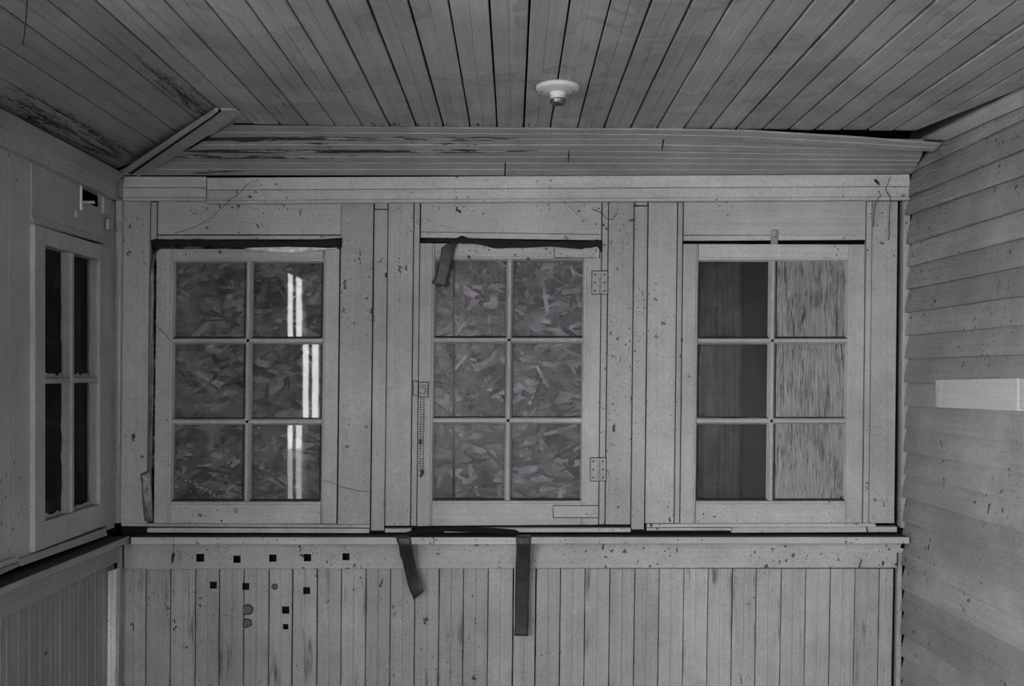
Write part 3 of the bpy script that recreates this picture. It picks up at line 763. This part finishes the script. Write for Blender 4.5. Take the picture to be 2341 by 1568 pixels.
strip('tape_strip', 'tapel', [(321, 1083, 0.008), (324, 1110, 0.012), (326, 1150, 0.012), (331, 1191, 0.008)],
      [(343, 1073, 0.004), (346, 1110, 0.006), (349, 1150, 0.006), (350, 1192, 0.005)],
      'loose grey tape flap at the lower left of the left window', rag=0.8, wob=0.0018)
strip('tape_strip', 'black', [(963, 547, 0.004), (1040, 545, 0.006), (1056, 538, 0.012), (1075, 546, 0.008), (1160, 548, 0.006), (1260, 551, 0.006), (1340, 552, 0.006), (1366, 547, 0.008), (1377, 553, 0.008)],
      [(963, 554, 0.004), (1030, 554, 0.006), (1050, 556, 0.010), (1080, 557, 0.008), (1138, 568, 0.008), (1260, 564, 0.007), (1330, 569, 0.010), (1365, 563, 0.010), (1375, 578, 0.010)],
      'torn black cloth along the top of the middle window', rag=1.0, wob=0.001)
strip('tape_strip', 'tapeg', [(1030, 553, 0.008), (1009, 566, 0.016), (1004, 600, 0.020), (997, 630, 0.022), (986, 648, 0.024)],
      [(1046, 554, 0.008), (1038, 575, 0.016), (1030, 605, 0.020), (1024, 632, 0.020), (1019, 655, 0.018)],
      'loose grey tape tail dangling over the top left pane of the middle window', rag=0.6, wob=0.0015)

# ------------------------------------------------------------------ ceiling
def eline(x):
    pts = [(300, 277), (545, 282), (780, 286.5), (1000, 289.5), (1300, 291.5), (1500, 293), (1700, 296), (2200, 298.5)]
    for (x0, y0), (x1, y1) in zip(pts, pts[1:]):
        if x <= x1: return y0 + (y1 - y0) * (x - x0) / (x1 - x0)
    return pts[-1][1]
pitch = 55.4
k0 = -10
ck = []
for k in range(-11, 16):
    xa = (24 + pitch * k) * S; xb = (24 + pitch * (k + 1)) * S
    if k == -10: pass
    if xa < XFOLD - 0.002: xa = XFOLD
    if xb <= XFOLD + 0.01: continue
    ck.append((k, xa, xb))
ZZ = ZC + HC
YN = YF
butt = {5: 157, 12: 176, 13: 184, -4: 205, 2: 0}
for k, xa, xb in ck:
    Ye = lambda x: (HC) / ((CY - eline(CX + x / S / 0.904)) / F)
    gap = R(0.0016, 0.0028)
    if k in (13,): gap = 0.0034
    if k > 6: gap *= 1.4
    dz = R(-0.001, 0.001)
    last = (k == 15)
    xbf = xb
    segs = [(YN, None)]
    if k in butt and butt[k]:
        yb_ = HC / ((CY - butt[k]) / F)
        segs = [(YN, yb_ - 0.001), (yb_ + 0.001, None)]
    for (s0, s1) in segs:
        pr = bead(xb - xa, gap, 0.024, 0.0018, 0.0020, 0.0014)
        y1a = s1 if s1 else Ye(xa); y1b = s1 if s1 else Ye(xb)
        sx = 0.0
        a = [Vector((xa, s0, ZZ + dz)), Vector((xa, y1a, ZZ + dz))]
        b = [Vector((xb + (0.045 if last else 0), s0, ZZ + dz)), Vector((xb - (0.012 if last else 0), y1b, ZZ + dz))]
        if k == 14: b = [Vector((xb, YN, ZZ)), Vector((xb, 2.62, ZZ)), Vector((843 * S, D * 0.917, ZZ))]; a = [Vector((xa, YN, ZZ)), Vector((xa, 2.62, ZZ)), Vector((xa, D * 0.917, ZZ))]
        if last:                                  # tapered edge board leaving a dark wedge beside the wall
            a = [Vector((xa, YN, ZZ)), Vector((xa, 2.62, ZZ)), Vector((844 * S, D * 0.917, ZZ))]
            b = [Vector((918 * S, YN, ZZ)), Vector((914 * S, 2.62, ZZ)), Vector((846 * S, D * 0.918, ZZ))]
        profile('ceiling_board', a, b, ND, pr, M['ceil'], ceiling, 16, 0.0004)
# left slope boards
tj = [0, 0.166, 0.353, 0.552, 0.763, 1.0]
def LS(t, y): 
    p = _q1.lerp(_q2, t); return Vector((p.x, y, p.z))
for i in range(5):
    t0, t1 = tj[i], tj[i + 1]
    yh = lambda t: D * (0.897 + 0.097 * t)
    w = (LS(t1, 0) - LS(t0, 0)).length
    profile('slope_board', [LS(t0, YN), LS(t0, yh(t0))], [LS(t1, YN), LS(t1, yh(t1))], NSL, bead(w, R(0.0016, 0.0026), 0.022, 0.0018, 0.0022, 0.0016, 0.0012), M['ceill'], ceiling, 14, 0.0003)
# back slope boards
hipx = lambda y: 534 - (y - 284) * 2.228
def sb(x0, x1, y0a, y0b, y1a, y1b, xr0=None, off=0.0, gap=0.0008):
    """board on the back slope; left end x0 (None = hip line), right end x1 or slanted"""
    xa0 = hipx(y0a) if x0 is None else x0[0]; xa1 = hipx(y1a) if x0 is None else x0[1]
    A0, A1 = SB(xa0, y0a, off), SB(x1[0], y0b, off)
    B0, B1 = SB(xa1, y1a, off), SB(x1[1], y1b, off)
    w = (B0 - A0).dot(_v); w = abs(w) if abs(w) > 0.03 else 0.08
    profile('slope_board', [A0, A1], [B0, B1], NS, bead(w, gap, 0.02, 0.0018, 0.0026, 0.0012, 0.0022), M['slope'], ceiling, 18, 0.0003)
sb(None, (1515.5, 1511.5), 316.5, 318, 345, 345, gap=0.0018)
sb((1519, 1514.5), (2114, 2107), 318, 331, 345, 356)
sb(None, (1300.5, 1298), 345, 345, 372.5, 372.5, gap=0.0018)
sb((1303, 1300.5), (2107, 2096), 345, 356, 372.5, 377)
sb(None, (1154, 1153), 372.5, 373, 401.5, 402)
sb((1156.5, 1155.5), (2096, 2084), 373, 377, 402.5, 397.5, off=0.003)
# topmost board, sprung loose and sagging at its right end
top = [SB(530, 288.5), SB(800, 290.5, 0), SB(1100, 293.5, 0), SB(1480, 296, 0.001), SB(1720, 300.5, 0.006), SB(1940, 313.5, 0.012), SB(2152, 329.5, 0.018)]
bot = [SB(464, 316), SB(800, 316.8, 0), SB(1100, 317.2, 0), SB(1470, 318, 0.002), SB(1710, 324.5, 0.008), SB(1920, 336, 0.014), SB(2133, 347.5, 0.020)]
profile('slope_board', top, bot, NS, bead(0.080, 0.001, 0.006, 0.0018, 0.0026, 0.0012, 0.0022), M['slope'], ceiling, 24, 0.0003)
# hip trim over the joint of the two slopes
h0 = Vector((XFOLD, D * 0.897, ZZ)); h1 = Vector((XL, D, ZC + 455 * S))
hd = (h1 - h0).normalized(); hp = Vector((hd.y, -hd.x, 0)).normalized()
NH = hd.cross(hp).normalized()
if NH.z > 0: NH = -NH
def HP(px, py, off=0.0): return hit(px, py, h0 + NH * off, NH)
prism('hip_trim', [HP(288, 391, 0.034), HP(296.5, 395.5, 0.034), HP(485, 266, 0.034), HP(499, 255.5, 0.034), HP(492, 256.5, 0.034)], NH, 0.012, M['lefty'], ceiling, 0.002)
prism('hip_seam', [HP(292, 395, 0.028), HP(300.5, 399.5, 0.028), HP(490, 267, 0.028), HP(506, 254, 0.028), HP(499, 254, 0.028)], NH, 0.004, M['dark'], ceiling, 0)
prism('hip_trim', [HP(298.5, 398, 0.024), HP(318, 404, 0.024), HP(375, 373, 0.024), HP(474, 311, 0.024), HP(552, 259, 0.024), HP(540, 251.5, 0.024), HP(504, 254, 0.024)], NH, 0.012, M['lefty'], ceiling, 0.002)
prism('hip_seam', [HP(330, 400, 0.008), HP(379, 376, 0.008), HP(478, 314, 0.008), HP(558, 261, 0.008), HP(548, 256, 0.008), HP(380, 365, 0.008)], NH, 0.003, M['dark'], ceiling, 0)
prism('hip_trim', [HP(470, 312, 0.018), HP(486, 308, 0.018), HP(556, 262, 0.018), HP(552, 258, 0.018)], NH, 0.008, M['lefty'], ceiling, 0.001)
# trim board between ceiling and right wall
rt = [CE(2106, 319, 0.012), CE(2230, 258, 0.012), CE(2420, 167, 0.012)]
rb = [WR(2167, 320, 0.022), WR(2260, 277, 0.022), WR(2420, 208, 0.022)]
nn_ = (rt[1] - rt[0]).cross(rb[0] - rt[0]).normalized()
if nn_.z > 0: nn_ = -nn_
profile('edge_trim', rt, rb, nn_, [(0, -0.012), (0, 0), (1, 0), (1, -0.012)], M['lefty'], ceiling, 12)

# ------------------------------------------------------------------ left wall
def lq(pts, off): return [WL(x, y, off) for x, y in pts]
def lb(name, pts, off=0.0, thick=0.02, mat='left', cham=0.0012, **kw):
    return prism(name, lq(pts, off), NL, thick, M[mat], wall_left, cham, **kw)
lb('frieze_board', [(-160, 162), (-160, 208), (268, 419), (287, 398)], 0.034, 0.05, 'lefty')
lb('frieze_board', [(-160, 209.5), (-160, 251), (240, 443), (266, 457), (267, 420)], 0.026, 0.04, 'lefty')
lb('wall_board', [(-140, 262), (-140, 1345), (18, 1288), (19, 338)], 0.0)
lb('wall_board', [(20.5, 338), (18.5, 1288), (77, 1263), (72, 520), (71, 363)], 0.0)
# header panel with a broken hole
pz = lambda px, py: WL(px, py, 0.0)
A0, A1 = pz(72, 363), pz(235, 440)
B0, B1 = pz(72, 512), pz(235, 556)
hy0, hy1 = pz(187.5, 440).y, pz(225, 455).y
t_ = lambda y: (y - A0.y) / (A1.y - A0.y)
sm = 0.5 * (t_(hy0) + t_(hy1))
zt_, zb_ = A0.lerp(A1, sm).z, B0.lerp(B1, sm).z
s_of = lambda z: (zt_ - z) / (zt_ - zb_)
hz0, hz1 = pz(205, 434).z, pz(205, 467).z
profile('head_panel', [A0, B0], [A1, B1], NL, [(0, -0.018), (0, 0), (1, 0), (1, -0.018)], M['left'], wall_left, 8, holes=[(t_(hy0), t_(hy1), s_of(hz0), s_of(hz1))], solid=0.004)
lb('splinter', [(186, 424), (186.3, 480), (188.6, 481), (188.4, 425)], 0.006, 0.005, 'chip', 0.0)
lb('splinter', [(189, 459), (189, 464), (218, 466), (216, 459)], 0.003, 0.01, 'chip', 0.0)
lb('splinter', [(171, 482), (170, 497), (177, 496), (178, 487), (173, 480)], 0.002, 0.002, 'chip', 0.0)
lb('splinter', [(238, 449), (238, 488), (252, 490), (252, 458)], 0.010, 0.012, 'left', 0.001)
lb('splinter', [(249, 500), (249, 524), (258, 526), (258, 504)], 0.014, 0.010, 'left', 0.001)
lb('head_strip', [(72, 491), (78, 511), (236, 555), (236, 542)], 0.005, 0.02, 'lefty')
lb('casing_board', [(236, 452), (236, 562), (251, 567), (246, 1212), (262, 1206), (266, 460)], 0.0)
# corner batten facing the camera
prism('corner_batten', [WB(264, 415, 0.022), WB(259, 1196, 0.022), WB(271, 1196, 0.022), WB(279, 408, 0.022)], NB, 0.03, M['wallz'], wall_left)
# stool, sill, apron of the left wall
lb('stool_strip', [(50, 1277), (50, 1294), (246, 1224), (242, 1207)], 0.016, 0.03, 'lefty')
lb('stool_strip', [(-120, 1330), (-120, 1345), (43, 1283), (43, 1272)], 0.020, 0.03, 'lefty')
lb('stool_strip', [(-120, 1348), (-120, 1368), (42, 1296), (42, 1285)], 0.014, 0.03, 'lefty')
lb('sill', [(-120, 1396), (-120, 1406), (292, 1234), (292, 1226)], 0.062, 0.08, 'grime_and_rim')
lb('sill_nosing', [(-120, 1395.5), (-120, 1412), (297, 1240), (297, 1225)], 0.068, 0.006, 'lefty')
lb('apron_board', [(-120, 1406), (-120, 1475), (250, 1294), (272, 1283), (274, 1236)], 0.016, 0.02, 'lefty')
# wainscot of the left wall
yy = WL(262, 1400).y
i = 0
while yy > 1.9:
    w = 42 * S
    yn = yy - w
    zt = ZC + (CY - 1300) * S
    zfun = lambda y: zt + 0.02
    profile('wainscot_board', [Vector((XL, yn, zfun(yn))), Vector((XL, yn, 0))], [Vector((XL, yy, zfun(yy))), Vector((XL, yy, 0))], NL, bead(w, 0.0008, 0.012, 0.0016, 0.0026, 0.0014, 0.0018), M['leftw'], wall_left, 6)
    yy = yn; i += 1
box('wainscot_backing', (XL - 0.04, 0.98, 0.0), (XL - 0.02, D + 0.05, 0.90), M['dark'], wall_left)
# chipped white corner batten below the sill
prism('corner_batten', [WB(246, 1306, 0.088), WB(240, 1850, 0.088), WB(260, 1850, 0.088), WB(266, 1300, 0.088)], NB, 0.03, M['chip'], wall_left, 0.002)
prism('corner_batten', [WB(267, 1250, 0.022), WB(262, 1835, 0.022), WB(272, 1835, 0.022), WB(277, 1250, 0.022)], NB, 0.02, M['left'], wall_left, 0.002)

# four-pane window of the left wall
win4 = thing('window_4', 'narrow four-pane window in the left wall, dark behind', None, kind='structure')
OF = 0.014
def lp(px, py, off=OF): return WL(px, py, off)
SX = [80, 104, 165, 228, 253]                       # pixel columns at the face: left, pane, muntin, pane, right
YS = [WL(x, 900, OF).y for x in SX]
zt0, zp0 = ZC + (CY - 513) * (YS[0] / F), ZC + (CY - 560) * (YS[1] / F)
zm = ZC + (CY - 871) * (YS[1] / F); zp1 = ZC + (CY - 1192) * (YS[1] / F); zb0 = ZC + (CY - 1262) * (YS[0] / F)
def V(y, z, o=OF): return Vector((XL + o, y, z))
def lrail(name, ya, yb2, za, zb2, parent=win4):
    return prism(name, [V(ya, za), V(ya, zb2), V(yb2, zb2), V(yb2, za)], NL, 0.040, M['left'], parent, 0.0015)
lrail('stile', YS[0], YS[1], zt0, zb0); lrail('stile', YS[3], YS[4], zt0, zb0)
lrail('rail', YS[1] + .0005, YS[3] - .0005, zt0, zp0); lrail('rail', YS[1] + .0005, YS[3] - .0005, zp1, zb0)
mw = 0.011
ymid = (YS[1] + YS[3]) / 2
prism('muntin', [V(ymid - mw, zp0, OF - .004), V(ymid - mw, zp1, OF - .004), V(ymid + mw, zp1, OF - .004), V(ymid + mw, zp0, OF - .004)], NL, 0.030, M['left'], win4, 0.003)
for ya, yb2 in ((YS[1], ymid - mw), (ymid + mw, YS[3])):
    prism('muntin', [V(ya, zm + .008, OF - .005), V(ya, zm - .008, OF - .005), V(yb2, zm - .008, OF - .005), V(yb2, zm + .008, OF - .005)], NL, 0.028, M['left'], win4, 0.003)
    for za, zb2 in ((zp0, zm + .008), (zm - .008, zp1)):
        prism('pane', [V(ya, za, -0.016), V(ya, zb2, -0.016), V(yb2, zb2, -0.016), V(yb2, za, -0.016)], NL, 0.0025, M['glassl'], win4, 0)
        # ragged putty along the pane edges
        n = 9
        pts = []
        for q in range(n + 1):
            y = ya + (yb2 - ya) * q / n
            pts.append(V(y, zb2 + R(0.003, 0.020), -0.014))
        prism('putty', [V(ya, zb2, -0.014)] + pts + [V(yb2, zb2, -0.014)], NL, 0.003, M['left'], win4, 0)
        pts = []
        for q in range(n + 1):
            z = za + (zb2 - za) * q / n
            pts.append(V(yb2 - R(0.003, 0.014), z, -0.0135))
        prism('putty', [V(yb2, za, -0.0135)] + pts + [V(yb2, zb2, -0.0135)], NL, 0.003, M['left'], win4, 0)

# ------------------------------------------------------------------ right wall: clapboards
def RWp(z, y, off=0.0):
    x = PR.x + 0.0154 * (z - ZC) - 0.0268 * (y - D)
    return Vector((x, y, z)) + NR * off
edges = [190, 242, 294, 346, 398, 452, 499, 559, 611, 662, 715, 767, 820, 874, 927, 979, 1031, 1083, 1135, 1190, 1241, 1290, 1345, 1394, 1446, 1497, 1549, 1602, 1655, 1708, 1760, 1812]
for i in range(1, len(edges)):
    zb = ZC + (CY - edges[i]) * S; zt = ZC + (CY - edges[i - 1]) * S + 0.012
    ye = D - R(0.004, 0.014)
    tl = R(-0.003, 0.003)
    th = R(0.016, 0.020)
    n = 8
    a, b = [], []
    for q in range(n + 1):
        u = q / n; y = ye + (YF - ye) * u
        lift = 0.0
        if edges[i] == 499: lift = 0.009 * max(0, 1 - u * 8)
        zz = zb + tl * u + R(-0.0006, 0.0006) + lift * 0.9
        a.append(RWp(zz, y, lift)); b.append(RWp(zt + tl * u, y, 0))
    profile('clapboard', a, b, NR, [(0, -0.001), (0, th - 0.0015), (0.03, th), (0.22, th * 0.92), (0.55, th * 0.62), (0.8, th * 0.28), (1, 0.001)], M['clap'], wall_right, 24, 0.0, caps=True)
prism('wall_sheathing', [RWp(ZT + 0.0, D + 0.1, -0.006), RWp(0, D + 0.1, -0.006), RWp(0, YF, -0.006), RWp(ZT + 0.0, YF, -0.006)], NR, 0.02, M['dark'], wall_right, 0)

# white rail fixed to the clapboards
rail = thing('wooden_rail', 'fresh white wooden rail fixed level across the right clapboard wall', 'rail')
def rq(pts, off): return [WR(x, y, off) for x, y in pts]
prism('rail_board', rq([(2150, 868), (2151, 931.5), (2326, 939.5), (2326, 864.5)], 0.036), NR, 0.024, M['rail'], rail, 0.001)
prism('end_cap', rq([(2138.5, 869), (2139.5, 930), (2149.6, 931.3), (2149.6, 868.3)], 0.034), NR, 0.022, M['rail'], rail, 0.001)
prism('rail_board', rq([(2326.6, 866), (2326.6, 933.5), (2460, 936), (2460, 861)], 0.032), NR, 0.020, M['rail'], rail, 0.001)

# ------------------------------------------------------------------ porcelain lamp holder on the ceiling
lc = CE(1275, 196); lc.z = ZZ
lamp = thing('lamp_holder', 'white porcelain lamp holder without bulb on the ceiling', 'lamp holder')
lathe('base', [(0.0575, 0.0), (0.0580, -0.006), (0.0560, -0.011), (0.050, -0.0135), (0.036, -0.016), (0.026, -0.019)], lc, M['porc'], lamp, 56)
lathe('neck', [(0.026, -0.0185), (0.0215, -0.023), (0.0200, -0.029), (0.0195, -0.036)], lc, M['porc'], lamp, 40)
sk = lathe('socket_shell', [(0.0188, -0.035), (0.0212, -0.036), (0.0215, -0.040), (0.0205, -0.0415), (0.0212, -0.043), (0.0210, -0.046), (0.0165, -0.049), (0.0150, -0.0492), (0.0145, -0.040)], lc, M['brass'], lamp, 40)
for sx in (-1, 1):
    lathe('screw', [(0.0042, -0.0135), (0.0042, -0.0158), (0.0020, -0.0168)], lc + Vector((sx * 0.042, 0.0, 0)), M['brass'], lamp, 12)

# ------------------------------------------------------------------ cobwebs and a dead leaf
def web(pts, r, label):
    P = [WB(*p) for p in pts]
    fine_ = []
    for i in range(len(P) - 1):
        for k in range(4): fine_.append(P[i].lerp(P[i + 1], k / 4) + Vector((R(-.0006, .0006), 0, R(-.0006, .0006))))
    fine_.append(P[-1])
    return tube('cobweb', fine_, r, M['web'], None, 4, label=label, cat='cobweb', group='cobweb strands')
web([(398, 533, .012), (425, 526, .016), (455, 514, .02), (486, 496, .022), (508, 475, .025), (528, 455, .03), (550, 440, .034), (562, 425, .034), (580, 411, .034)], 0.0009, 'long dark cobweb strand curving above the left window')
web([(356, 741, .004), (372, 758, .012), (384, 772, .008), (393, 782, .004)], 0.0008, 'short cobweb strand across the left stile of the left window')
web([(738, 1098, .004), (770, 1107, .006), (790, 1116, .006), (820, 1122, .003), (842, 1124, .003)], 0.0008, 'wavy cobweb strand right of the lowest pane of the left window')
web([(2035, 404, .03), (2030, 420, .03), (2024, 434, .03), (2033, 446, .028), (2036, 458, .026), (2033, 500, .008), (2032, 548, .006)], 0.0011, 'cobweb strand hanging in the upper right corner of the back wall')
web([(2008, 436, .026), (2014, 446, .026), (2006, 456, .026), (1999, 470, .010), (1996, 520, .006)], 0.0011, 'cobweb tuft beside the dead leaf at the upper right')
web([(397, 1230, .092), (397, 1248, .09), (397, 1262, .088), (395, 1276, .086), (393, 1290, .086)], [0.0006] * 9 + [0.004, 0.006, 0.0055, 0.005, 0.0045, 0.004, 0.002, 0.001], 'dark cobweb clump dangling from the sill at the left')
web([(1352, 477, .012), (1375, 487, .014), (1388, 500, .015), (1397, 503, .015), (1405, 496, .014), (1410, 486, .012)], 0.0014, 'sagging cobweb loop above the middle window hinge side')
tube('cobweb', [CE(61, -25, 0.02), CE(62, 0, 0.03), CE(60, 40, 0.04), CE(55, 85, 0.04), CE(48, 125, 0.02), CE(42, 150, 0.004)], [0.0014, 0.0014, 0.0012, 0.001, 0.0008, 0.0005], M['web'], None, 5, label='faint cobweb thread hanging under the ceiling at the upper left', cat='cobweb', group='cobweb strands')
web([(1300, 470, .010), (1322, 492, .010), (1345, 505, .010)], 0.0007, 'thin cobweb strand above the middle window')
prism('dead_leaf', [WB(1998, 409, 0.028), WB(2000, 416, 0.028), WB(2011, 424, 0.030), WB(2009, 416, 0.031), WB(2004, 410, 0.029)], NB, 0.0008, M['leaf'], None, 0, label='small dark dead leaf caught on the frieze board at the right', cat='leaf')
